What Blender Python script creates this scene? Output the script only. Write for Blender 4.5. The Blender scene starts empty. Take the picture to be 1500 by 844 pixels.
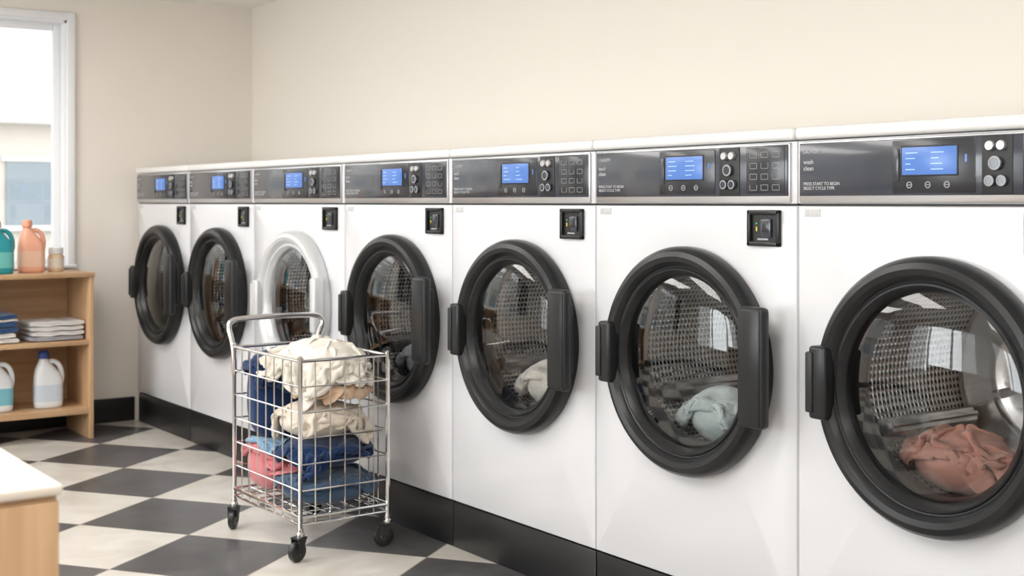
import bpy, bmesh, math, random, time
import numpy as np
from mathutils import Vector, Matrix, noise, Euler
random.seed(4)
R = math.radians
SC = bpy.context.scene
COL = SC.collection

# ------------------------------------------------------------------ materials
def new_mat(name):
    m = bpy.data.materials.new(name); m.use_nodes = True
    nt = m.node_tree; b = nt.nodes['Principled BSDF']
    return m, nt, b

def mat(name, col, rough=.5, metal=0., nscale=12., nvar=.06, bump=0., bscale=80., coat=0., spec=None, sheen=0., emit=None, estr=0.):
    m, nt, b = new_mat(name)
    N, L = nt.nodes, nt.links
    tc = N.new('ShaderNodeTexCoord')
    nz = N.new('ShaderNodeTexNoise'); nz.inputs['Scale'].default_value = nscale; nz.inputs['Detail'].default_value = 4
    L.new(tc.outputs['Object'], nz.inputs['Vector'])
    mx = N.new('ShaderNodeMix'); mx.data_type = 'RGBA'
    mx.inputs[6].default_value = (*[c*(1-nvar) for c in col], 1)
    mx.inputs[7].default_value = (*[min(1, c*(1+nvar)) for c in col], 1)
    L.new(nz.outputs['Fac'], mx.inputs[0]); L.new(mx.outputs[2], b.inputs['Base Color'])
    b.inputs['Roughness'].default_value = rough; b.inputs['Metallic'].default_value = metal
    if coat: b.inputs['Coat Weight'].default_value = coat; b.inputs['Coat Roughness'].default_value = .08
    if spec is not None: b.inputs['Specular IOR Level'].default_value = spec
    if sheen: b.inputs['Sheen Weight'].default_value = sheen
    if bump:
        n2 = N.new('ShaderNodeTexNoise'); n2.inputs['Scale'].default_value = bscale; n2.inputs['Detail'].default_value = 3
        L.new(tc.outputs['Object'], n2.inputs['Vector'])
        bp = N.new('ShaderNodeBump'); bp.inputs['Strength'].default_value = bump; bp.inputs['Distance'].default_value = .01
        L.new(n2.outputs['Fac'], bp.inputs['Height']); L.new(bp.outputs['Normal'], b.inputs['Normal'])
    if emit:
        b.inputs['Emission Color'].default_value = (*emit, 1); b.inputs['Emission Strength'].default_value = estr
    return m

def wood_mat(name, c1, c2, axis='Z'):
    m, nt, b = new_mat(name); N, L = nt.nodes, nt.links
    tc = N.new('ShaderNodeTexCoord'); mp = N.new('ShaderNodeMapping')
    mp.inputs['Scale'].default_value = (18, 18, 1.2) if axis == 'Z' else (1.2, 18, 18)
    nz = N.new('ShaderNodeTexNoise'); nz.inputs['Scale'].default_value = 2.2; nz.inputs['Detail'].default_value = 6; nz.inputs['Distortion'].default_value = .6
    cr = N.new('ShaderNodeValToRGB')
    cr.color_ramp.elements[0].position = .3; cr.color_ramp.elements[0].color = (*c1, 1)
    cr.color_ramp.elements[1].position = .7; cr.color_ramp.elements[1].color = (*c2, 1)
    L.new(tc.outputs['Object'], mp.inputs['Vector']); L.new(mp.outputs[0], nz.inputs['Vector'])
    L.new(nz.outputs['Fac'], cr.inputs['Fac']); L.new(cr.outputs[0], b.inputs['Base Color'])
    b.inputs['Roughness'].default_value = .45
    return m

def glass_mat(name, tint=(1, 1, 1), ior=1.5, rough=.02, boost=1.0):
    m = bpy.data.materials.new(name); m.use_nodes = True
    nt = m.node_tree; N, L = nt.nodes, nt.links; N.clear()
    o = N.new('ShaderNodeOutputMaterial'); mx = N.new('ShaderNodeMixShader')
    t = N.new('ShaderNodeBsdfTransparent'); t.inputs[0].default_value = (*tint, 1)
    g = N.new('ShaderNodeBsdfGlossy'); g.inputs['Roughness'].default_value = rough; g.inputs[0].default_value = (1, 1, 1, 1)
    f = N.new('ShaderNodeFresnel'); f.inputs[0].default_value = ior
    mu = N.new('ShaderNodeMath'); mu.operation = 'MULTIPLY'; mu.inputs[1].default_value = boost
    L.new(f.outputs[0], mu.inputs[0]); L.new(mu.outputs[0], mx.inputs[0])
    L.new(t.outputs[0], mx.inputs[1]); L.new(g.outputs[0], mx.inputs[2]); L.new(mx.outputs[0], o.inputs[0])
    return m

def drum_mat(name, nu, nv, base=(.78, .765, .75)):
    m, nt, b = new_mat(name); N, L = nt.nodes, nt.links
    uv = N.new('ShaderNodeUVMap'); mp = N.new('ShaderNodeMapping'); mp.inputs['Scale'].default_value = (nu, nv, 0)
    fr = N.new('ShaderNodeVectorMath'); fr.operation = 'FRACTION'
    sb = N.new('ShaderNodeVectorMath'); sb.operation = 'SUBTRACT'; sb.inputs[1].default_value = (.5, .5, 0)
    ln = N.new('ShaderNodeVectorMath'); ln.operation = 'LENGTH'
    L.new(uv.outputs[0], mp.inputs[0]); L.new(mp.outputs[0], fr.inputs[0]); L.new(fr.outputs[0], sb.inputs[0]); L.new(sb.outputs[0], ln.inputs[0])
    cr = N.new('ShaderNodeValToRGB')
    cr.color_ramp.elements[0].position = .28; cr.color_ramp.elements[0].color = (.012, .011, .010, 1)
    cr.color_ramp.elements[1].position = .36; cr.color_ramp.elements[1].color = (*base, 1)
    L.new(ln.outputs['Value'], cr.inputs[0]); L.new(cr.outputs[0], b.inputs['Base Color'])
    bp = N.new('ShaderNodeBump'); bp.inputs['Strength'].default_value = 1; bp.inputs['Distance'].default_value = .010
    L.new(ln.outputs['Value'], bp.inputs['Height']); L.new(bp.outputs[0], b.inputs['Normal'])
    b.inputs['Metallic'].default_value = .9; b.inputs['Roughness'].default_value = .25
    return m

def fabric(name, col, var=.12):
    return mat(name, col, rough=.92, nscale=9, nvar=var, bump=.25, bscale=260, sheen=.25, spec=.2)

M = {}
M['wall'] = mat('wall_paint', (.87, .82, .75), .7, nscale=1.2, nvar=.012, bump=.03, bscale=300)
M['wallb'] = mat('wall_paint_back', (.88, .83, .765), .75, nscale=1.2, nvar=.012, bump=.03, bscale=300)
M['ceil'] = mat('ceiling_paint', (.89, .87, .84), .85, nscale=2, nvar=.01)
M['white'] = mat('white_enamel', (.72, .725, .75), .2, nscale=2, nvar=.01, coat=.4)
M['lid'] = mat('lid_white', (.78, .77, .76), .35, nscale=2, nvar=.01)
M['black'] = mat('black_plastic', (.014, .0145, .016), .3, nvar=.1, bump=.03, bscale=400, spec=.38)
M['blackm'] = mat('black_matte', (.020, .021, .023), .42, nvar=.1, spec=.4)
M['rubber'] = mat('rubber_gasket', (.03, .03, .03), .55, nvar=.1)
M['kick'] = mat('kick_plate_black', (.014, .014, .015), .35, nvar=.15)
M['base'] = mat('baseboard_black', (.018, .018, .019), .4, nvar=.15)
M['panel'] = mat('panel_charcoal', (.040, .046, .062), .2, nvar=.06, coat=.4)
M['panel2'] = mat('panel_dark', (.020, .022, .028), .25, nvar=.06, coat=.2)
M['silver'] = mat('brushed_silver', (.66, .66, .67), .3, metal=.9, nvar=.04)
M['chrome'] = mat('chrome', (.78, .77, .76), .16, metal=1., nvar=.04)
M['greyring'] = mat('ring_grey', (.66, .67, .68), .28, metal=.2, nvar=.04)
M['lcd'] = mat('lcd_blue', (.05, .11, .30), .25, nscale=30, nvar=.15, emit=(.085, .19, .50), estr=.75)
M['lcdtext'] = mat('lcd_text', (.4, .6, .9), .4, emit=(.45, .65, .95), estr=.5)
M['print'] = mat('print_grey', (.60, .60, .62), .5)
M['icon'] = mat('icon_grey', (.34, .35, .37), .4)
M['yellow'] = mat('indicator_yellow', (.6, .5, .05), .4, emit=(.7, .6, .1), estr=.2)
M['green'] = mat('indicator_green', (.05, .5, .15), .4, emit=(.1, .8, .3), estr=.3)
M['label'] = mat('label_sticker', (.55, .55, .55), .5, nscale=200, nvar=.3)
M['steel'] = mat('drum_steel_smooth', (.60, .59, .58), .26, metal=.9, nvar=.08)
M['drum'] = drum_mat('drum_perforated', 96, 26)
M['glass'] = glass_mat('door_glass', (.90, .905, .91), 1.5, .03, 1.25)
M['wglass'] = glass_mat('window_glass', (.97, .98, .98))
M['frame'] = mat('window_frame_white', (.88, .90, .93), .4, nvar=.01)
M['wood'] = wood_mat('shelf_wood', (.48, .29, .15), (.62, .41, .24), 'Z')
M['woodh'] = wood_mat('shelf_wood_top', (.48, .29, .15), (.62, .41, .24), 'X')
M['ctop'] = mat('counter_top_laminate', (.80, .72, .63), .35, nscale=6, nvar=.03)
M['emit'] = mat('lamp_diffuser', (1, 1, 1), .5, emit=(1, .97, .93), estr=2.5)  # glow for the added ceiling panels

# ------------------------------------------------------------------ mesh builder
class MB:
    def __init__(s): s.bm = bmesh.new(); s.mats = []; s.uv = s.bm.loops.layers.uv.new('UVMap')
    def mi(s, m):
        if m not in s.mats: s.mats.append(m)
        return s.mats.index(m)
    def merge(s, bm, m):
        i = s.mi(m)
        for f in bm.faces: f.material_index = i
        if not bm.loops.layers.uv: bm.loops.layers.uv.new('UVMap')
        me = bpy.data.meshes.new('t'); bm.to_mesh(me); bm.free(); s.bm.from_mesh(me); bpy.data.meshes.remove(me)
    def box(s, x0, x1, y0, y1, z0, z1, m, bev=0., seg=2):
        bm = bmesh.new(); bmesh.ops.create_cube(bm, size=1)
        for v in bm.verts:
            v.co = Vector(((x0+x1)/2+v.co.x*(x1-x0), (y0+y1)/2+v.co.y*(y1-y0), (z0+z1)/2+v.co.z*(z1-z0)))
        if bev: bmesh.ops.bevel(bm, geom=bm.edges[:], offset=min(bev, .49*min(abs(x1-x0), abs(y1-y0), abs(z1-z0))), segments=seg, affect='EDGES', profile=.5)
        s.merge(bm, m)
    # machine local : u right, n outward, v up   (x=-n, y=-u)
    def ub(s, u0, u1, n0, n1, v0, v1, m, bev=0., seg=2):
        s.box(-n1, -n0, -u1, -u0, v0, v1, m, bev, seg)
    def lathe(s, prof, m, seg=64, mtx=None, close0=False, close1=False):
        bm = bmesh.new(); uvl = bm.loops.layers.uv.new('UVMap'); rings = []
        for r, h in prof:
            rings.append([bm.verts.new((r*math.cos(2*math.pi*i/seg), r*math.sin(2*math.pi*i/seg), h)) for i in range(seg)])
        for a in range(len(prof)-1):
            for i in range(seg):
                j = (i+1) % seg
                f = bm.faces.new((rings[a][i], rings[a][j], rings[a+1][j], rings[a+1][i]))
                uvs = [(i/seg, a/(len(prof)-1)), ((i+1)/seg, a/(len(prof)-1)), ((i+1)/seg, (a+1)/(len(prof)-1)), (i/seg, (a+1)/(len(prof)-1))]
                for l, q in zip(f.loops, uvs): l[uvl].uv = q
        if close0: bm.faces.new(rings[0][::-1])
        if close1: bm.faces.new(rings[-1])
        if mtx: bm.transform(mtx)
        bmesh.ops.recalc_face_normals(bm, faces=bm.faces[:])
        s.merge(bm, m)
    def loft(s, secs, m, seg=40, mtx=None):
        bm = bmesh.new(); rings = []
        for (z, rx, ry, cx, cy, pw) in secs:
            ring = []
            for i in range(seg):
                a = 2*math.pi*i/seg; c, sn = math.cos(a), math.sin(a)
                ring.append(bm.verts.new((cx+rx*math.copysign(abs(c)**(2/pw), c), cy+ry*math.copysign(abs(sn)**(2/pw), sn), z)))
            rings.append(ring)
        for a in range(len(secs)-1):
            for i in range(seg):
                j = (i+1) % seg
                bm.faces.new((rings[a][i], rings[a][j], rings[a+1][j], rings[a+1][i]))
        bm.faces.new(rings[0][::-1]); bm.faces.new(rings[-1])
        if mtx: bm.transform(mtx)
        s.merge(bm, m)
    def tube(s, pts, r, m, seg=8, smooth=0):
        pts = [Vector(p) for p in pts]
        for _ in range(smooth):
            q = [pts[0]]
            for a, b in zip(pts[:-1], pts[1:]): q += [a*.75+b*.25, a*.25+b*.75]
            pts = q+[pts[-1]]
        bm = bmesh.new(); rings = []; prev = None
        for k, p in enumerate(pts):
            t = (pts[min(k+1, len(pts)-1)]-pts[max(k-1, 0)]).normalized()
            if prev is None:
                nrm = t.orthogonal().normalized()
            else:
                nrm = (prev-t*prev.dot(t)).normalized()
            prev = nrm; bn = t.cross(nrm)
            rings.append([bm.verts.new(p+r*(math.cos(2*math.pi*i/seg)*nrm+math.sin(2*math.pi*i/seg)*bn)) for i in range(seg)])
        for a in range(len(rings)-1):
            for i in range(seg):
                j = (i+1) % seg; bm.faces.new((rings[a][i], rings[a][j], rings[a+1][j], rings[a+1][i]))
        bm.faces.new(rings[0][::-1]); bm.faces.new(rings[-1])
        bmesh.ops.recalc_face_normals(bm, faces=bm.faces[:])
        s.merge(bm, m)
    def mesh(s, name, angle=35):
        me = bpy.data.meshes.new(name); s.bm.to_mesh(me); s.bm.free()
        for m in s.mats: me.materials.append(m)
        me.shade_smooth(); me.set_sharp_from_angle(angle=R(angle))
        return me
    def obj(s, name, parent=None, loc=(0, 0, 0), angle=35):
        return mkobj(name, s.mesh(name, angle), parent, loc)

def mkobj(name, data, parent=None, loc=(0, 0, 0), rot=None):
    o = bpy.data.objects.new(name, data); COL.objects.link(o); o.location = loc
    if rot: o.rotation_euler = rot
    if parent: o.parent = parent
    return o
def empty(name, loc=(0, 0, 0)):
    o = bpy.data.objects.new(name, None); o.empty_display_size = .1; COL.objects.link(o); o.location = loc
    return o

FB = {
 'cream': fabric('fabric_cream', (.76, .68, .58), .04), 'white': fabric('fabric_offwhite', (.82, .77, .69), .03), 'beige': fabric('fabric_tan', (.62, .44, .30), .06),
 'navy': fabric('fabric_navy', (.010, .034, .11), .2), 'denim': fabric('fabric_denim', (.055, .10, .17), .3), 'pink': fabric('fabric_pink', (.66, .21, .23), .15),
 'lblue': fabric('fabric_light_blue', (.22, .38, .55), .15), 'mint': fabric('fabric_mint', (.66, .75, .73), .05), 'teal': fabric('fabric_teal', (.16, .44, .46), .1),
 'peach': fabric('fabric_dusty_rose', (.60, .30, .23), .06), 'grey': fabric('fabric_grey', (.35, .35, .38), .1)}

# ------------------------------------------------------------------ small position-based cloth solver (numpy)
def settle(cx, cy, z0, a, b, n, m, s, seed, hf, cf, steps=66, amp=.03, rot=0., thick=.9, iters=9):
    rs = np.random.RandomState(seed); off = Vector((seed*3.7, seed*1.3, seed*7.1))
    I, J = np.meshgrid(np.linspace(-.5, .5, n), np.linspace(-.5, .5, m))
    P = np.zeros((m, n, 3)); x = I*a; y = J*b
    P[..., 0] = cx+x*math.cos(rot)-y*math.sin(rot); P[..., 1] = cy+x*math.sin(rot)+y*math.cos(rot)
    nz = np.array([[noise.noise(Vector((x[j, i]*16, y[j, i]*16, 0))+off) for i in range(n)] for j in range(m)])
    P[..., 2] = z0+amp*nz*2; P += rs.uniform(-.0012, .0012, P.shape)
    sx0 = a/(n-1); sy0 = b/(m-1)
    V = np.zeros_like(P); dt = 1/70
    N = n*m; idx = np.arange(N); gi = idx % n; gj = idx//n
    near = (np.abs(gi[:, None]-gi[None]) <= 2) & (np.abs(gj[:, None]-gj[None]) <= 2)
    excl = near | (idx[:, None] >= idx[None]); del near
    r = s*thick
    def con(A, B, rest, k):
        d = B-A; L = np.sqrt((d*d).sum(-1, keepdims=True))+1e-9
        c = d*((L-rest)/L*.5*k); A += c; B -= c
    for st in range(steps):
        f = min(1, (st+1)/26); rx = sx0+(s-sx0)*f if sx0 < s else s; ry = sy0+(s-sy0)*f if sy0 < s else s
        rd = math.hypot(rx, ry)
        V *= .955; V[..., 2] -= 9.8*dt
        np.clip(V, -1.6, 1.6, out=V)
        O = P.copy(); P += V*dt
        for it in range(iters):
            for o in (0, 1):
                k = (n-o)//2*2; con(P[:, o:o+k:2], P[:, o+1:o+k:2], rx, 1)
                k = (m-o)//2*2; con(P[o:o+k:2], P[o+1:o+k:2], ry, 1)
                A = P[o:o+k:2]; B = P[o+1:o+k:2]
                con(A[:, :-1], B[:, 1:], rd, .25); con(A[:, 1:], B[:, :-1], rd, .25)
            if it % 2 == 0:
                for (A, B, rr) in ((P[:, :-2], P[:, 2:], rx), (P[:-2], P[2:], ry)):
                    d = B-A; L = np.sqrt((d*d).sum(-1, keepdims=True))+1e-9
                    c = d*(np.minimum(L-1.72*rr, 0)/L*.22); A += c; B -= c
            cf(P, O)
            h = hf(P); hit = P[..., 2] < h
            P[..., 2] = np.where(hit, h, P[..., 2])
        P[..., :2] = np.where(hit[..., None], O[..., :2]+(P[..., :2]-O[..., :2])*.45, P[..., :2])
        X = P.reshape(-1, 3).astype(np.float32)-np.float32([cx, cy, z0]); sq = (X*X).sum(1)
        D2 = sq[:, None]+sq[None]-2*(X@X.T)
        pi, pj = np.nonzero((D2 < r*r) & ~excl)
        if len(pi):
            F = P.reshape(-1, 3); d = F[pj]-F[pi]; L = np.sqrt((d*d).sum(1, keepdims=True))+1e-6
            c = d/L*(r-L)*.4; cnt = np.zeros(N); np.add.at(cnt, pi, 1); np.add.at(cnt, pj, 1)
            dl = np.zeros_like(F); np.add.at(dl, pi, -c); np.add.at(dl, pj, c); F += dl/np.maximum(1, cnt[:, None]*.6)
            P = F.reshape(m, n, 3)
        cf(P, O)
        V = (P-O)/dt
        if st > steps-14: V *= .6
    return P

def cloth_obj(name, P, mt, parent=None):
    m, n, _ = P.shape
    fs = [(j*n+i, j*n+i+1, (j+1)*n+i+1, (j+1)*n+i) for j in range(m-1) for i in range(n-1)]
    me = bpy.data.meshes.new(name); me.from_pydata([tuple(v) for v in P.reshape(-1, 3)], [], fs); me.update()
    me.materials.append(mt); me.shade_smooth(); o = mkobj(name, me, parent)
    s = o.modifiers.new('thick', 'SOLIDIFY'); s.thickness = .004; s.offset = 0
    s = o.modifiers.new('sub', 'SUBSURF'); s.levels = 2; s.render_levels = 2
    return o

class HMap:
    def __init__(s, x0, x1, y0, y1, base, c=.004):
        s.x0, s.y0, s.c = x0, y0, c; s.nx = int((x1-x0)/c)+1; s.ny = int((y1-y0)/c)+1; s.h = np.full((s.nx, s.ny), float(base))
        s.X = (x0+(np.arange(s.nx)+.5)*c)[:, None]; s.Y = (y0+(np.arange(s.ny)+.5)*c)[None]
    def idx(s, P):
        return np.clip(((P[..., 0]-s.x0)/s.c).astype(int), 0, s.nx-1), np.clip(((P[..., 1]-s.y0)/s.c).astype(int), 0, s.ny-1)
    def __call__(s, P): i, j = s.idx(P); return s.h[i, j]
    def ell(s, cen, rad, pw=2.):
        t = 1-np.abs((s.X-cen[0])/rad[0])**pw-np.abs((s.Y-cen[1])/rad[1])**pw
        s.h = np.maximum(s.h, np.where(t > 0, cen[2]+rad[2]*np.maximum(t, 0)**(1/pw)+.004, -9))
    def add(s, P):
        Q = P
        for _ in range(2):
            m, n, _c = Q.shape; W_ = np.zeros((2*m-1, n, 3)); W_[::2] = Q; W_[1::2] = (Q[1:]+Q[:-1])/2
            Z_ = np.zeros((2*m-1, 2*n-1, 3)); Z_[:, ::2] = W_; Z_[:, 1::2] = (W_[:, 1:]+W_[:, :-1])/2; Q = Z_
        i, j = s.idx(Q); np.maximum.at(s.h, (i, j), Q[..., 2]+.006)

def ell_obj(name, cen, rad, mt, parent, pw=2.):
    bm = bmesh.new(); bmesh.ops.create_icosphere(bm, subdivisions=4, radius=1)
    for v in bm.verts:
        d = (abs(v.co.x)**pw+abs(v.co.y)**pw+abs(v.co.z)**pw)**(1/pw); p = v.co/d*.96
        v.co = Vector((cen[0]+p.x*rad[0], cen[1]+p.y*rad[1], cen[2]+p.z*rad[2]))
    me = bpy.data.meshes.new(name); bm.to_mesh(me); bm.free(); me.materials.append(mt); me.shade_smooth(); return mkobj(name, me, parent)

T0 = time.time()
CX, CY = -.302, 3.718; hx, hy = .148, .240; ZB, ZT = .128, .587; W = .0028
cart = empty('laundry_cart', (CX, CY, 0))
HM = HMap(-.5, .5, -.5, .5, 0.0)
ins = (np.abs(HM.X) < hx+.004) & (np.abs(HM.Y) < hy+.004); HM.h[ins] = ZB+.006
def cartclamp(P, O):
    e = .007; over = np.maximum(P[..., 2]-ZT, 0)
    ex = np.where(over > .004, hx-e+np.minimum(over*.6, .012), hx-e); ey = np.where(over > .004, hy-e+np.minimum(over*.6, .012), hy-e)
    P[..., 0] = np.clip(P[..., 0], -ex, ex); P[..., 1] = np.clip(P[..., 1], -ey, ey)
def core(mt, cen, rad, pw=2.8):
    HM.ell(cen, rad, pw); ell_obj('inner_fold', cen, rad, FB[mt], cart, pw)
def drop(name, mt, cx, cy, z0, a, b, n, m, s, seed, **k):
    P = settle(cx, cy, z0, a, b, n, m, s, seed, HM, cartclamp, **k); HM.add(P); cloth_obj(name, P, FB[mt], cart)
core('denim', (.0, -.10, .18), (.130, .125, .045)); core('grey', (.03, .12, .19), (.10, .10, .06)); core('pink', (-.075, .12, .215), (.06, .105, .075))
drop('jeans', 'denim', .0, -.10, .30, .26, .25, 46, 44, .0105, 3)
drop('pink_towel', 'pink', -.07, .08, .40, .13, .27, 32, 44, .0105, 17)
core('navy', (.005, -.10, .285), (.125, .12, .045), 2.3)
drop('navy_shirt', 'navy', .005, -.10, .42, .27, .26, 48, 46, .0105, 5, amp=.04)
drop('light_blue_shirt', 'lblue', -.10, .07, .42, .08, .16, 22, 28, .0105, 19)
core('cream', (-.015, -.09, .385), (.120, .12, .055), 2.2); core('navy', (-.02, .155, .43), (.118, .072, .15))
drop('cream_shirt', 'cream', -.01, -.10, .51, .28, .27, 52, 50, .0105, 8, amp=.045)
drop('navy_sweater', 'navy', -.05, .13, .68, .21, .20, 46, 46, .0105, 15, amp=.04)
core('beige', (.03, -.10, .475), (.095, .11, .03), 2.2)
drop('tan_towel', 'beige', .03, -.12, .55, .21, .22, 36, 36, .0105, 9, amp=.03)
core('white', (.020, -.045, .545), (.115, .150, .075), 2.1)
drop('white_towel', 'white', .012, -.055, .72, .285, .38, 66, 72, .0105, 21, amp=.055)
T1 = time.time()

def drum_load(seed, cen, rad, a, b, n, m, rot):
    def hf(P):
        y = np.clip(P[..., 1], -.222, .222); h = -np.sqrt(.2235**2-y*y)
        t = 1-((P[..., 0]-cen[0])/rad[0])**2-((P[..., 1]-cen[1])/rad[1])**2
        return np.maximum(h, np.where(t > 0, cen[2]+rad[2]*np.sqrt(np.maximum(t, 0))+.004, -9))
    def cf(P, O):
        P[..., 0] = np.clip(P[..., 0], .068, .33)
        r = np.hypot(P[..., 1], P[..., 2]); k = np.where(r > .2235, .2235/np.maximum(r, 1e-6), 1); P[..., 1] *= k; P[..., 2] *= k
    return settle(cen[0]+.01, cen[1], .04, a, b, n, m, .0105, seed, hf, cf, amp=.06, rot=rot), cen, rad
loads = [drum_load(31, (.16, .050, -.160), (.085, .115, .065), .18, .25, 52, 60, .2), drum_load(47, (.155, .040, -.155), (.08, .095, .070), .17, .22, 50, 54, -.3)]
print('SIM', round(T1-T0, 1), round(time.time()-T0, 1))

# ------------------------------------------------------------------ dimensions
D = 2.156; H = 1.058; CEIL = 2.05
XW = .615; YB = 6.20; XL = -4.2; YF = -2.6
WX0, WX1, WZ0, WZ1 = -1.75, -.325, .755, 1.915

# floor
m, nt, b = new_mat('checker_floor_tiles'); N, L = nt.nodes, nt.links
tc = N.new('ShaderNodeTexCoord'); mp = N.new('ShaderNodeMapping'); mp.vector_type = 'TEXTURE'
S_T = .409
mp.inputs['Location'].default_value = (-.517, 4.527, -.2); mp.inputs['Rotation'].default_value = (0, 0, R(36)); mp.inputs['Scale'].default_value = (S_T, S_T, S_T)
L.new(tc.outputs['Object'], mp.inputs['Vector'])
ck = N.new('ShaderNodeTexChecker'); ck.inputs['Scale'].default_value = 1.0; L.new(mp.outputs[0], ck.inputs['Vector'])
nz = N.new('ShaderNodeTexNoise'); nz.inputs['Scale'].default_value = 5; nz.inputs['Detail'].default_value = 8; nz.inputs['Distortion'].default_value = 1.2
L.new(tc.outputs['Object'], nz.inputs['Vector'])
def ramp(c1, c2, p1=.3, p2=.7):
    r = N.new('ShaderNodeValToRGB'); r.color_ramp.elements[0].position = p1; r.color_ramp.elements[1].position = p2
    r.color_ramp.elements[0].color = (*c1, 1); r.color_ramp.elements[1].color = (*c2, 1); L.new(nz.outputs['Fac'], r.inputs[0]); return r
rl = ramp((.55, .51, .455), (.72, .685, .635)); rd = ramp((.062, .060, .062), (.112, .109, .112))
mx = N.new('ShaderNodeMix'); mx.data_type = 'RGBA'
L.new(ck.outputs['Fac'], mx.inputs[0]); L.new(rd.outputs[0], mx.inputs[6]); L.new(rl.outputs[0], mx.inputs[7])
fr = N.new('ShaderNodeVectorMath'); fr.operation = 'FRACTION'; L.new(mp.outputs[0], fr.inputs[0])
sb = N.new('ShaderNodeVectorMath'); sb.operation = 'SUBTRACT'; sb.inputs[1].default_value = (.5, .5, .5); L.new(fr.outputs[0], sb.inputs[0])
ab = N.new('ShaderNodeVectorMath'); ab.operation = 'ABSOLUTE'; L.new(sb.outputs[0], ab.inputs[0])
sx = N.new('ShaderNodeSeparateXYZ'); L.new(ab.outputs[0], sx.inputs[0])
ma = N.new('ShaderNodeMath'); ma.operation = 'MAXIMUM'; L.new(sx.outputs[0], ma.inputs[0]); L.new(sx.outputs[1], ma.inputs[1])
gt = N.new('ShaderNodeMath'); gt.operation = 'GREATER_THAN'; gt.inputs[1].default_value = .494; L.new(ma.outputs[0], gt.inputs[0])
mg = N.new('ShaderNodeMix'); mg.data_type = 'RGBA'; L.new(gt.outputs[0], mg.inputs[0]); L.new(mx.outputs[2], mg.inputs[6]); mg.inputs[7].default_value = (.30, .27, .24, 1)
L.new(mg.outputs[2], b.inputs['Base Color']); b.inputs['Roughness'].default_value = .28
M['floor'] = m

q = MB(); q.box(XL-.15, XW+.15, YF-.15, YB+.15, -.1, 0, M['floor']); q.obj('floor')
q = MB(); q.box(XL-.15, XW+.15, YF-.15, YB+.15, CEIL, CEIL+.1, M['ceil']); q.obj('ceiling')
q = MB(); q.box(XW, XW+.12, YF, YB, 0, CEIL, M['wall']); q.obj('wall_right')
V0, V1 = -3.95, -2.15
q = MB()
q.box(WX1, XW+.12, YB, YB+.14, 0, CEIL, M['wallb']); q.box(V1, WX0, YB, YB+.14, 0, CEIL, M['wallb']); q.box(XL-.12, V0, YB, YB+.14, 0, CEIL, M['wallb'])
for a, c in ((WX0, WX1), (V0, V1)):
    q.box(a, c, YB, YB+.14, 0, WZ0, M['wallb']); q.box(a, c, YB, YB+.14, WZ1, CEIL, M['wallb'])
q.obj('wall_back')
q = MB()
LW = [(-.6, 2.2), (2.8, 5.4)]
q.box(XL-.12, XL, YF, -.6, 0, CEIL, M['wall']); q.box(XL-.12, XL, 2.2, 2.8, 0, CEIL, M['wall']); q.box(XL-.12, XL, 5.4, YB, 0, CEIL, M['wall'])
for a, c in LW:
    q.box(XL-.12, XL, a, c, 0, .55, M['wall']); q.box(XL-.12, XL, a, c, 1.9, CEIL, M['wall'])
q.obj('wall_left')
q = MB(); q.box(XL-.12, XW+.12, YF-.12, YF, 0, CEIL, M['wall']); q.obj('wall_front')
q = MB(); q.box(XL+.02, -.004, YB-.014, YB, 0, .115, M['base'], .003); q.obj('baseboard_back')
q = MB(); q.box(XL, XL+.014, YF+.02, YB-.02, 0, .115, M['base'], .003); q.obj('baseboard_left')

def window(name, x0, x1, z0, z1, nmull):
    e = empty(name)
    q = MB(); F = M['frame']; cw = .035
    q.box(x1-.002, x1+cw, -.018, .002, z0-.0, z1+cw, F, .004); q.box(x0-cw, x0+.002, -.018, .002, z0-.0, z1+cw, F, .004)
    q.box(x0, x1, -.018, .002, z1-.002, z1+cw, F, .004)
    q.box(x0-.04, x1+.04, -.03, .10, z0-.008, z0+.008, F, .004)
    q.box(x1-.012, x1, 0, .13, z0, z1, F); q.box(x0, x0+.012, 0, .13, z0, z1, F); q.box(x0, x1, 0, .13, z1-.012, z1, F)
    n = nmull; wd = (x1-x0-.024)/n
    for k in range(n):
        a = x0+.012+k*wd; c = a+wd; s = .034
        q.box(a, a+s, .06, .10, z0, z1-.01, F, .005); q.box(c-s, c, .06, .10, z0, z1-.01, F, .005)
        q.box(a+s, c-s, .06, .10, z0, z0+s, F, .005); q.box(a+s, c-s, .06, .10, z1-.01-s, z1-.01, F, .005)
    q.obj('frame', e)
    g = MB(); g.box(x0+.02, x1-.02, .078, .082, z0+.02, z1-.02, M['wglass']); g.obj('glass', e)
    return e
w = window('window_1', WX0, WX1, WZ0, WZ1, 2); w.location = (0, YB, 0)
w = window('window_2', V0, V1, WZ0, WZ1, 2); w.location = (0, YB, 0)
for i, (a, c) in enumerate(LW):
    w = window('window_%d' % (i+3), a, c, .55, 1.9, 3); w.location = (XL, 0, 0); w.rotation_euler = (0, 0, R(90))

# ------------------------------------------------------------------ washing machines
edges = [6.155, 5.489, 4.810, 4.047, 3.353, 2.656, 1.955, 1.255]
DC_V = .677; RR = .275
toM = lambda c, v: Matrix(((0, 0, -1, 0), (-1, 0, 0, -c), (0, 1, 0, v), (0, 0, 0, 1)))

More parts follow.
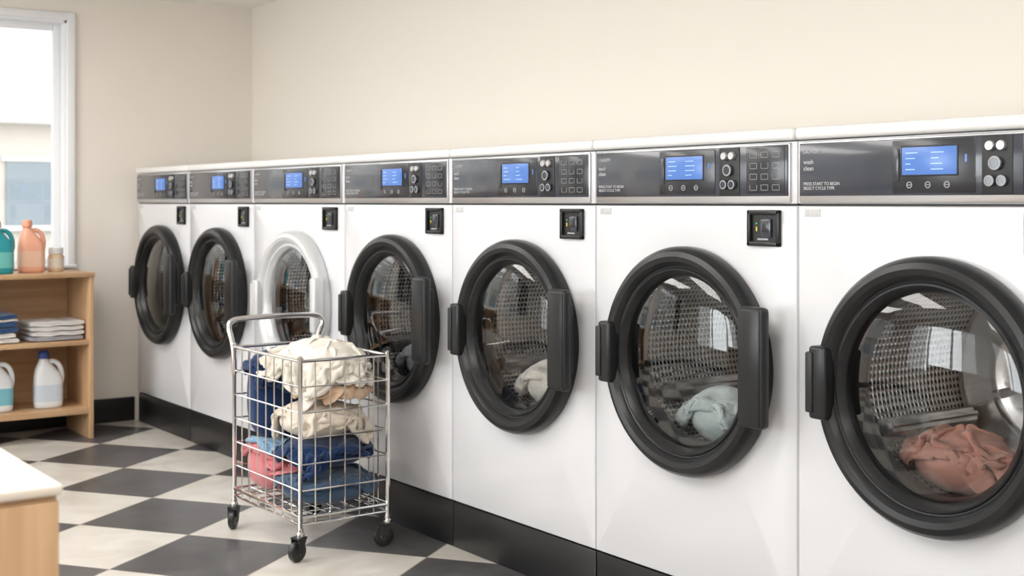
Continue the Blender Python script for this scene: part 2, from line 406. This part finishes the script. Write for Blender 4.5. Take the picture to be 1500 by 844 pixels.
def body_mesh(w, c, hole):
    bm = bmesh.new(); v0, v1 = .142, 1.05; g = .0015
    def rect(inset, n, angs):
        out = []
        L0, L1, B0, B1 = g+inset, w-g-inset, v0+inset, v1-inset
        for a in angs:
            dx, dz = math.cos(a), math.sin(a)
            ts = []
            if dx > 1e-9: ts.append((w-g-c)/dx)
            if dx < -1e-9: ts.append((g-c)/dx)
            if dz > 1e-9: ts.append((v1-DC_V)/dz)
            if dz < -1e-9: ts.append((v0-DC_V)/dz)
            t = min(ts); u = min(max(c+dx*t, L0), L1); v = min(max(DC_V+dz*t, B0), B1)
            out.append(bm.verts.new((-n, -u, v)))
        return out
    angs = [2*math.pi*i/96 for i in range(96)]
    for (uu, vv) in ((g, v0), (w-g, v0), (g, v1), (w-g, v1)):
        angs.append(math.atan2(vv-DC_V, uu-c) % (2*math.pi))
    angs = sorted(angs)
    circ0 = [bm.verts.new((.03, -(c+hole*math.cos(a)), DC_V+hole*math.sin(a))) for a in angs]
    circ = [bm.verts.new((0, -(c+hole*math.cos(a)), DC_V+hole*math.sin(a))) for a in angs]
    loops = [circ0, circ, rect(.007, 0, angs), rect(.002, -.002, angs), rect(0, -.007, angs), rect(0, -.595, angs)]
    n = len(angs)
    for a, b2 in zip(loops[:-1], loops[1:]):
        for i in range(n):
            j = (i+1) % n; bm.faces.new((a[i], a[j], b2[j], b2[i]))
    bm.faces.new(loops[-1])
    bmesh.ops.recalc_face_normals(bm, faces=bm.faces[:])
    return bm

def door_parts(e, c, style):
    q = MB(); T = toM(c, DC_V)
    ringm = M['black'] if style != 'grey' else M['greyring']
    q.lathe([(.262, -.002), (RR-.003, .002), (RR, .010), (RR, .028), (RR-.004, .040), (RR-.012, .049), (RR-.024, .053), (RR-.036, .050), (RR-.044, .042),
             (RR-.047, .036), (RR-.050, .035), (RR-.053, .038), (RR-.057, .038), (RR-.068, .026), (RR-.074, .012), (RR-.076, -.004), (RR-.076, -.02)], ringm, 96, T)
    q.obj('door_ring', e, angle=25)
    q = MB()
    q.lathe([(.213, .018), (.205, .022), (.18, .030), (.13, .040), (.07, .047), (.01, .049), (.0005, .049)], M['glass'], 96, T)
    q.obj('door_glass', e, angle=60)
    q = MB()
    q.lathe([(RR-.073, -.018), (.197, -.03), (.199, -.042), (.205, -.048), (.218, -.050)], M['rubber'], 96, T)
    q.obj('gasket', e, angle=60)
    q = MB()
    q.lathe([(.213, -.052), (.228, -.055)], M['steel'], 96, T)
    q.lathe([(.232, -.055-.02*k) for k in range(18)], M['drum'], 96, T)
    q.lathe([(.232, -.395), (.226, -.402), (.16, -.404), (.15, -.396), (.135, -.396), (.125, -.404), (.07, -.404), (.055, -.392), (.001, -.388)], M['steel'], 64, T)
    for k in range(6):
        s = T @ Matrix.Rotation(R(20+60*k), 4, 'Z')
        bm = bmesh.new(); bmesh.ops.create_cube(bm, size=1)
        for v in bm.verts: v.co = Vector((.14+v.co.x*.15, v.co.y*(.030 if v.co.x > 0 else .014), -.398+v.co.z*.016))
        bmesh.ops.bevel(bm, geom=bm.edges[:], offset=.006, segments=2, affect='EDGES'); bm.transform(s); q.merge(bm, M['steel'])
    for k in range(3):
        s = T @ Matrix.Rotation(R(88+120*k), 4, 'Z')
        bm = bmesh.new(); bmesh.ops.create_cube(bm, size=1)
        for v in bm.verts:
            top = v.co.x < 0
            v.co = Vector((.232-(.045 if top else 0), v.co.y*(.022 if top else .06), -.225+v.co.z*.31))
        bmesh.ops.bevel(bm, geom=bm.edges[:], offset=.008, segments=2, affect='EDGES')
        bm.transform(s); q.merge(bm, M['steel'])
    q.obj('drum', e, angle=40)
    q = MB()
    q.ub(c-RR+.003, c-RR+.05, .0, .066, .602, .756, M['black'] if style != 'grey' else M['greyring'], .008, 3)
    q.ub(c-RR-.002, c-RR+.018, .028, .070, .615, .743, M['blackm'] if style != 'grey' else M['greyring'], .004, 2)
    q.obj('hinge', e)
    q = MB()
    if style == 'grey':
        q.ub(c+RR-.035, c+RR+.005, .03, .075, .59, .79, M['greyring'], .012, 3)
    else:
        q.ub(c+RR-.03, c+RR+.046, .062, .092, .562, .828, M['blackm'], .011, 3)
        q.ub(c+RR-.035, c+RR+.012, .03, .068, .60, .79, M['black'], .008, 3)
        q.ub(c+RR-.024, c+RR+.040, .090, .0932, .570, .820, M['black'], .0015, 2)
    q.obj('door_handle', e)

txt_cache = {}
def text(e, s, size, u, n, v, m):
    k = (s, size)
    if k not in txt_cache:
        cu = bpy.data.curves.new('print', 'FONT'); cu.body = s; cu.size = size; cu.materials.append(m); cu.extrude = .0002; txt_cache[k] = cu
    return mkobj('printed_text', txt_cache[k], e, (-n, -u, v), (R(90), 0, R(-90)))

def machine(i):
    yl = edges[i]; w = yl-edges[i+1]; c = .36/.70*w; style = 'grey' if i == 2 else 'black'
    e = empty('washing_machine', (0, yl, 0))
    q = MB(); q.merge(body_mesh(w, c, .262), M['white'])
    q.ub(.0015, w-.0015, -.595, -.001, 1.054, 1.192, M['white'], .003)
    q.ub(.004, w-.004, -.59, -.006, 1.045, 1.06, M['blackm'])
    q.obj('cabinet', e)
    q = MB(); q.ub(.001, w-.001, -.60, .012, 1.194, 1.2215, M['lid'], .009, 4); q.obj('top_lid', e)
    q = MB(); q.ub(.002, w-.002, -.59, -.003, 0, .1385, M['kick'], .003); q.obj('kick_plate', e)
    q = MB(); f = w/.70
    q.ub(.010*f, .684*f, -.004, .006, 1.056, 1.189, M['silver'], .003)
    q.ub(.014*f, .680*f, .004, .0085, 1.071, 1.185, M['panel'], .002)
    q.ub(.262*f, .455*f, .007, .0098, 1.076, 1.181, M['panel2'], .003)
    q.ub(.268*f, .279*f, .009, .0115, 1.100, 1.165, M['panel'], .002)
    q.ub(.284*f, .418*f, .009, .0112, 1.109, 1.170, M['blackm'], .001)
    q.ub(.469*f, .535*f, .007, .0105, 1.073, 1.183, M['blackm'], .004)
    q.ub(.555*f, .672*f, .007, .0095, 1.077, 1.181, M['panel2'], .003)
    for (uu, vv, r) in ((.490, 1.164, .010), (.514, 1.164, .010), (.502, 1.131, .014), (.490, 1.098, .011), (.516, 1.098, .011)):
        TT = Matrix.Translation((-.0100, -uu*f, vv)) @ Matrix(((0, 0, -1, 0), (-1, 0, 0, 0), (0, 1, 0, 0), (0, 0, 0, 1)))
        q.lathe([(r, 0), (r, .006), (r*.8, .009), (.0005, .009)], M['silver'] if vv > 1.15 else M['panel'], 20, TT)
        if vv < 1.15: q.lathe([(r*.95, .0092), (r*.7, .0096)], M['icon'], 20, TT)
    for a in range(3):
        for b2 in range(4):
            u0 = (.567+a*.034)*f; v0_ = 1.084+b2*.0245; t = .0010
            u1 = u0+.022; v1_ = v0_+.013
            q.ub(u0, u1, .0094, .0103, v0_, v0_+t, M['icon'])
            if (a+b2) % 3: q.ub(u0, u1, .0094, .0103, v1_-t, v1_, M['icon'])
            q.ub(u0, u0+t, .0094, .0103, v0_, v1_, M['icon']); q.ub(u1-t, u1, .0094, .0103, v0_, v1_, M['icon'])
    for a in range(3):
        u0 = (.296+a*.044)*f
        q.lathe([(.0068, .0), (.0068, .0014), (.0050, .0014), (.0050, 0)], M['icon'], 16, Matrix.Translation((-.0096, -(u0+.008), 1.092)) @ Matrix(((0, 0, -1, 0), (-1, 0, 0, 0), (0, 1, 0, 0), (0, 0, 0, 1))))
        q.ub(u0+.004, u0+.012, .0095, .0106, 1.0912, 1.0928, M['icon'])
    q.ub(.433*f, .437*f, .0095, .0108, 1.135, 1.15, M['lcd'])
    q.obj('control_panel', e)
    q = MB()
    q.ub(.287*f, .415*f, .0105, .0118, 1.112, 1.167, M['lcd'], .001)
    rnd = random.Random(i)
    for a in range(4):
        for s0 in (.296, .356):
            ll = rnd.uniform(.012, .034); q.ub(s0*f, (s0+ll)*f, .0116, .0121, 1.155-a*.011, 1.1563-a*.011, M['lcdtext'])
    q.obj('display_screen', e)
    text(e, 'LAUNDRY', .0105, .026*f, .009, 1.163, M['print'])
    text(e, 'wash\nclean', .014, .026*f, .009, 1.140, M['print'])
    text(e, 'PRESS START TO BEGIN\nSELECT CYCLE TYPE', .0095, .026*f, .009, 1.094, M['print'])
    q = MB(); u0, u1, v0_, v1_ = .556*f, .655*f, .958, 1.040
    b_ = .011
    q.ub(u0, u1, 0, .010, v0_, v0_+b_, M['black'], .003); q.ub(u0, u1, 0, .010, v1_-b_, v1_, M['black'], .003)
    q.ub(u0, u0+b_, 0, .010, v0_, v1_, M['black'], .003); q.ub(u1-b_, u1, 0, .010, v0_, v1_, M['black'], .003)
    q.ub(u0+.005, u1-.005, -.001, .002, v0_+.005, v1_-.005, M['kick'])
    q.ub(u0+.040, u0+.072, .001, .0075, v0_+.020, v0_+.062, M['panel'], .003)
    q.ub(u0+.046, u0+.066, .007, .0085, v0_+.032, v0_+.054, M['panel2'], .002)
    q.ub(u0+.024, u0+.027, .001, .004, v0_+.034, v0_+.044, M['yellow']); q.ub(u0+.024, u0+.027, .001, .004, v0_+.050, v0_+.053, M['green'])
    q.ub(u0+.030, u0+.062, .001, .005, v0_+.014, v0_+.018, M['icon'])
    q.obj('card_reader', e)
    q = MB(); q.ub(.022, .066, 0, .0012, 1.026, 1.043, M['label'], .0005); q.obj('sticker', e)
    door_parts(e, c, style)
    return e, c
machines = [machine(i) for i in range(7)]

def inload(i, name, mt, k, sy=1.):
    e, c = machines[i]; P, cen, rad = loads[k]
    Q = P*np.array([1, sy, 1])+np.array([0, -c, DC_V])
    cloth_obj(name, Q, FB[mt], e)
    ell_obj('inner_fold', (cen[0], cen[1]*sy-c, cen[2]+DC_V), rad, FB[mt], e)
inload(6, 'laundry_rose', 'peach', 0)
inload(5, 'laundry_mint', 'mint', 1)
inload(4, 'laundry_cream', 'white', 1)
inload(3, 'laundry_grey', 'grey', 1)
inload(1, 'laundry_grey', 'grey', 0)

# ------------------------------------------------------------------ laundry cart frame
C = M['chrome']; q = MB()
for sx_, sy_ in ((-1, -1), (1, -1), (1, 1), (-1, 1)):
    q.tube([(sx_*hx, sy_*hy, .075), (sx_*hx, sy_*hy, ZT+.004)], .0068, C, 10)
    q.lathe([(.009, ZT+.002), (.009, ZT+.010), (.004, ZT+.014), (.0005, ZT+.014)], C, 12, Matrix.Translation((sx_*hx, sy_*hy, 0)))
for z, r in ((ZT, .0052), (ZB, .006), (ZB-.022, .004)):
    pts = [(-hx, -hy, z), (hx, -hy, z), (hx, hy, z), (-hx, hy, z)]
    for a in range(4): q.tube([pts[a], pts[(a+1) % 4]], r, C, 8)
for k in range(1, 6):
    z = ZB+(ZT-ZB)*k/6
    pts = [(-hx, -hy, z), (hx, -hy, z), (hx, hy, z), (-hx, hy, z)]
    for a in range(4): q.tube([pts[a], pts[(a+1) % 4]], W*.9, C, 6)
for k in range(1, 6):
    x = -hx+2*hx*k/6
    for sy_ in (-1, 1): q.tube([(x, sy_*hy, ZB-.022), (x, sy_*hy, ZT)], W*.75, C, 6)
    q.tube([(x, -hy, ZB), (x, hy, ZB)], W, C, 6)
for k in range(1, 8):
    y = -hy+2*hy*k/8
    for sx_ in (-1, 1): q.tube([(sx_*hx, y, ZB-.022), (sx_*hx, y, ZT)], W*.75, C, 6)
    q.tube([(-hx, y, ZB), (hx, y, ZB)], W, C, 6)
q.obj('wire_basket', cart)
q = MB()
hw = .172; hz = -.030; ho = .018
q.tube([(-hx, hy, .50), (-hx, hy+.004, .575), (-hx-.010+ho/2, hy+.022, .645+hz), (-hw+ho, hy+.034, .672+hz), (-hw+.006+ho, hy+.040, .694+hz), (-hw+.035+ho, hy+.043, .706+hz), (hw-.035+ho, hy+.043, .706+hz), (hw-.006+ho, hy+.040, .694+hz), (hw+ho, hy+.034, .672+hz), (hx+.012+ho/2, hy+.022, .645+hz), (hx, hy+.004, .575), (hx, hy, .50)], .0090, C, 12, smooth=2)
q.obj('push_handle', cart)
def caster(x, y, ang):
    q = MB(); r = .031
    T = Matrix.Translation((x, y, 0)) @ Matrix.Rotation(ang, 4, 'Z') @ Matrix.Translation((.014, 0, 0))
    Tw = T @ Matrix.Translation((0, 0, r)) @ Matrix.Rotation(R(90), 4, 'X')
    q.lathe([(.010, -.011), (.022, -.011), (r-.003, -.010), (r, -.006), (r, .006), (r-.003, .010), (.022, .011), (.010, .011), (.0005, .011)], M['kick'], 32, Tw, close0=True)
    q.lathe([(.009, -.0125), (.009, .0125), (.0005, .0126)], C, 16, Tw, close0=True)
    for s_ in (-1, 1):
        bm = bmesh.new(); bmesh.ops.create_cube(bm, size=1)
        for v in bm.verts:
            top = v.co.z > 0
            v.co = Vector((v.co.x*(.034 if top else .014)-(.008 if top else 0), s_*.0145+v.co.y*.003, .068 if top else .024))
        bm.transform(T); q.merge(bm, M['blackm'])
    bm = bmesh.new(); bmesh.ops.create_cube(bm, size=1)
    for v in bm.verts: v.co = Vector((v.co.x*.036-.008, v.co.y*.034, .069+v.co.z*.005))
    bm.transform(T); q.merge(bm, M['blackm'])
    q.lathe([(.012, .070), (.012, .080), (.009, .084), (.009, .094), (.0005, .094)], C, 16, Matrix.Translation((x, y, 0)), close0=True)
    q.obj('caster', cart)
caster(-hx, -hy, R(200)); caster(hx, -hy, R(160)); caster(hx, hy, R(200)); caster(-hx, hy, R(230))

# ------------------------------------------------------------------ shelf unit
sh = empty('shelf_unit', (0, 0, 0))
sx0, sx1, sy0, sy1 = -1.62, -.318, 5.82, 6.16
q = MB(); t = .02
q.box(sx1-t, sx1, sy0, sy1, 0, .722, M['wood'], .0015); q.box(sx0, sx0+t, sy0, sy1, 0, .722, M['wood'], .0015)
q.box(-.98, -.96, sy0+.004, sy1, .14, .722, M['wood'], .0015)
q.box(sx0-.01, sx1+.004, sy0-.006, sy1, .7222, .742, M['woodh'], .002)
q.box(sx0+t, sx1-t, sy0+.002, sy1-.004, .420, .440, M['woodh'], .0015)
q.box(sx0+t, sx1-t, sy0+.002, sy1-.004, .112, .138, M['woodh'], .0015)
q.box(sx0+t, sx1-t, sy1-.008, sy1, .12, .722, M['woodh'])
q.obj('carcass', sh)

def bottle(name, x, y, z0, sc, body, cap, lab, rot=0.):
    e = empty(name, (x, y, z0)); e.rotation_euler = (0, 0, rot); q = MB(); s = sc
    B = [(0, .050, .036, 0, 0, 3), (.004, .056, .040, 0, 0, 3.2), (.02, .058, .041, 0, 0, 3.4), (.10, .058, .041, 0, 0, 3.4), (.125, .056, .040, -.001, 0, 3.2)]
    B += [(.15, .048, .036, -.006, 0, 3.0), (.172, .036, .030, -.012, 0, 2.6), (.19, .024, .024, -.016, 0, 2.2), (.203, .0185, .0185, -.018, 0, 2), (.212, .0175, .0175, -.018, 0, 2)]
    B = [(a*s, b2*s, c_*s, d*s, e_*s, p) for a, b2, c_, d, e_, p in B]
    q.loft(B, body)
    q.tube([(-.002*s, 0, .190*s), (.022*s, 0, .196*s), (.044*s, 0, .180*s), (.055*s, 0, .150*s), (.056*s, 0, .115*s), (.046*s, 0, .09*s)], .0105*s, body, 12, smooth=2)
    q.lathe([(.021*s, .207*s), (.0235*s, .209*s), (.0225*s, .232*s), (.018*s, .240*s), (.0005, .241*s)], cap, 28, Matrix.Translation((-.018*s, 0, 0)), close0=True)
    if lab: q.loft([(.028*s, .0588*s, .0418*s, 0, 0, 3.4), (.098*s, .0588*s, .0418*s, 0, 0, 3.4)], lab)
    q.obj('bottle_body', e, angle=50)
P_ = lambda n_, c_: mat(n_, c_, .3, nvar=.03)
bt_teal = P_('plastic_teal', (.02, .28, .32)); bt_peach = P_('plastic_peach', (.84, .42, .29)); bt_white = P_('plastic_white', (.76, .78, .80))
cp_blue = P_('cap_blue', (.02, .06, .25)); cp_teal = P_('cap_teal', (.02, .20, .30)); cp_peach = P_('cap_coral', (.78, .34, .22)); lab_w = P_('label_pale', (.58, .65, .73)); lab_g = P_('label_green', (.15, .48, .45)); lab_o = P_('label_orange', (.82, .54, .40))
bottle('detergent_bottle', -.695, 5.93, .742, .98, bt_teal, cp_teal, lab_g, 0)
bottle('detergent_bottle', -.545, 5.99, .742, .98, bt_peach, cp_peach, lab_o, 0)
bottle('detergent_jug', -.485, 5.94, .139, 1.06, bt_white, cp_blue, lab_w, R(-5))
bottle('detergent_jug', -.700, 5.94, .139, 1.06, bt_white, cp_blue, P_('label_sea', (.2, .5, .6)), R(-5))
e = empty('soap_jar', (-.425, 6.03, .742)); q = MB()
q.lathe([(.032, 0), (.036, .004), (.036, .066), (.030, .078), (.028, .080)], mat('jar_amber', (.72, .52, .34), .25), 32, close0=True)
q.lathe([(.0365, .018), (.0365, .060)], P_('label_cream', (.75, .70, .62)), 32)
q.lathe([(.029, .078), (.033, .081), (.033, .106), (.030, .110), (.0005, .110)], bt_white, 32, close0=True); q.obj('jar', e)

def towels(name, x, y, z, wx, wy, layers, seed):
    e = empty(name, (x, y, z)); q = MB(); rn = random.Random(seed); zz = 0
    for mt, h in layers:
        bm = bmesh.new()
        n = 18; prof = []
        for i in range(40):
            a = 2*math.pi*i/40; c_, s_ = math.cos(a), math.sin(a)
            yy = math.copysign(abs(c_)**.35, c_)*wy/2; z2 = math.copysign(abs(s_)**.6, s_)*h/2
            if c_ < -.8: yy += .010*(1-abs(s_)/.6)
            prof.append((yy, z2))
        rings = []; ox = rn.uniform(-.006, .006); sw = rn.uniform(.94, 1.)
        for k in range(n+1):
            t_ = k/n*2-1; ed = (1-abs(t_)**8*.35)
            rings.append([bm.verts.new((ox+t_*wx/2*sw, py_*(1-.03*abs(t_)**6)+.002*math.sin(9*t_+seed), zz+h/2+pz_*ed*(1+.10*math.sin(4*t_+seed+h*99))+.0015*math.sin(7*t_+seed)*(zz > 0))) for py_, pz_ in prof])
        for a in range(n):
            for i in range(40):
                j = (i+1) % 40; bm.faces.new((rings[a][i], rings[a][j], rings[a+1][j], rings[a+1][i]))
        bm.faces.new(rings[0][::-1]); bm.faces.new(rings[-1]); bmesh.ops.recalc_face_normals(bm, faces=bm.faces[:])
        q.merge(bm, mt); zz += h*.96
    q.obj('folded_towels', e, angle=60)
tw_w = fabric('towel_grey_white', (.66, .64, .63), .05); tw_g = fabric('towel_grey', (.36, .36, .39), .08); tw_b = fabric('towel_blue', (.03, .07, .17), .15)
towels('towel_stack', -.465, 5.97, .442, .235, .24, [(tw_g, .020), (tw_w, .024), (tw_w, .022), (tw_w, .022)], 1)
towels('towel_stack', -.735, 5.97, .442, .20, .24, [(tw_w, .022), (tw_w, .024), (tw_b, .026), (tw_b, .026), (tw_w, .012), (tw_b, .02)], 2)

# ------------------------------------------------------------------ near counter
ct = empty('folding_counter', (0, 0, 0))
q = MB(); cx1, cy0, cy1 = -1.722, 1.483, 2.75
q.box(-3.1, cx1, cy0, cy1, .728, .74, M['ctop'], .003); q.obj('top', ct)
q = MB(); wv = M['wood']
q.box(-3.08, cx1-.004, cy0+.010, cy1-.006, .05, .728, wv, .002)
for k in range(3):
    a = -2.166-k*.45; q.box(a, a+.44, cy0+.001, cy0+.010, .07, .722, wv, .002)
q.box(-3.04, cx1-.05, cy0+.05, cy1-.05, 0, .05, M['base']); q.obj('cabinet', ct)

# ------------------------------------------------------------------ outside
ext = mat('stucco_pale', (.62, .56, .50), .9, nvar=.03); ext2 = mat('exterior_trim', (.62, .60, .56), .8); exg = mat('exterior_window_glass', (.24, .28, .31), .6)
bd = empty('neighbour_building', (0, 0, 0)); q = MB()
q.box(-9, 4, 12.0, 12.5, 0, 1.75, ext); q.box(-9.2, 4.2, 11.8, 12.6, 1.75, 1.98, ext2, .02); q.box(-9, 4, 12.3, 12.8, 1.98, 3.2, ext2)
for k in range(6):
    a = -7.9+k*1.75; q.box(a, a+1.05, 11.97, 12.02, .85, 1.42, exg); q.box(a-.04, a+1.09, 11.96, 12.01, 1.42, 1.47, ext2); q.box(a-.04, a+1.09, 11.93, 12.01, .80, .85, ext2); q.box(a+.5, a+.54, 11.955, 12.01, .85, 1.42, ext2)
q.obj('facade', bd)
q = MB(); q.box(-30, 25, -25, 30, -.16, -.11, mat('pavement', (.5, .49, .48), .9, nscale=3, nvar=.1)); q.obj('ground_outside')

# ------------------------------------------------------------------ lights
for i, y in enumerate((-.8, 1.4, 3.6, 5.3)):  # added ceiling panels, out of view, put in to light the room
    e = empty('ceiling_light', (-2.0, y, CEIL)); q = MB()
    q.box(-.92, .92, -.42, .42, -.025, 0, M['frame'], .003); q.obj('housing', e)
    q = MB(); q.box(-.89, .89, -.39, .39, -.03, -.024, M['emit']); q.obj('diffuser', e)
    l = bpy.data.lights.new('panel_light', 'AREA'); l.shape = 'RECTANGLE'; l.size = 1.76; l.size_y = .76; l.energy = 23; l.color = (1, .965, .92)
    o = mkobj('panel_light', l, e, (0, 0, -.034))
for (a, c) in LW:  # added area lamps outside the unseen left windows, strengthening the daylight
    l = bpy.data.lights.new('sky_portal', 'AREA'); l.shape = 'RECTANGLE'; l.size = c-a; l.size_y = 1.35; l.energy = 95; l.color = (.95, .98, 1)
    o = mkobj('window_daylight', l, None, (XL-.3, (a+c)/2, 1.25), (0, R(-90), 0))
wd = bpy.data.worlds.new('World'); SC.world = wd; wd.use_nodes = True
nt = wd.node_tree; bg = nt.nodes['Background']
tc = nt.nodes.new('ShaderNodeTexCoord'); sp = nt.nodes.new('ShaderNodeSeparateXYZ'); rp = nt.nodes.new('ShaderNodeValToRGB')
rp.color_ramp.elements[0].color = (1, .99, .97, 1); rp.color_ramp.elements[1].color = (.85, .92, 1, 1)
nt.links.new(tc.outputs['Generated'], sp.inputs[0]); nt.links.new(sp.outputs[2], rp.inputs[0]); nt.links.new(rp.outputs[0], bg.inputs[0])
bg.inputs[1].default_value = 3.2

# ------------------------------------------------------------------ camera
cam = bpy.data.cameras.new('camera'); co = bpy.data.objects.new('camera', cam); COL.objects.link(co)
co.location = (-D, 0, H); co.rotation_euler = (R(90), 0, -math.atan2(1350, 1900))
cam.sensor_width = 36; cam.lens = 1900/1500*36; cam.shift_y = -126/1500
cam.dof.use_dof = True; cam.dof.focus_distance = 3.0; cam.dof.aperture_fstop = 5.6
SC.camera = co
SC.view_settings.view_transform = 'Standard'; SC.view_settings.look = 'None'; SC.view_settings.exposure = 0
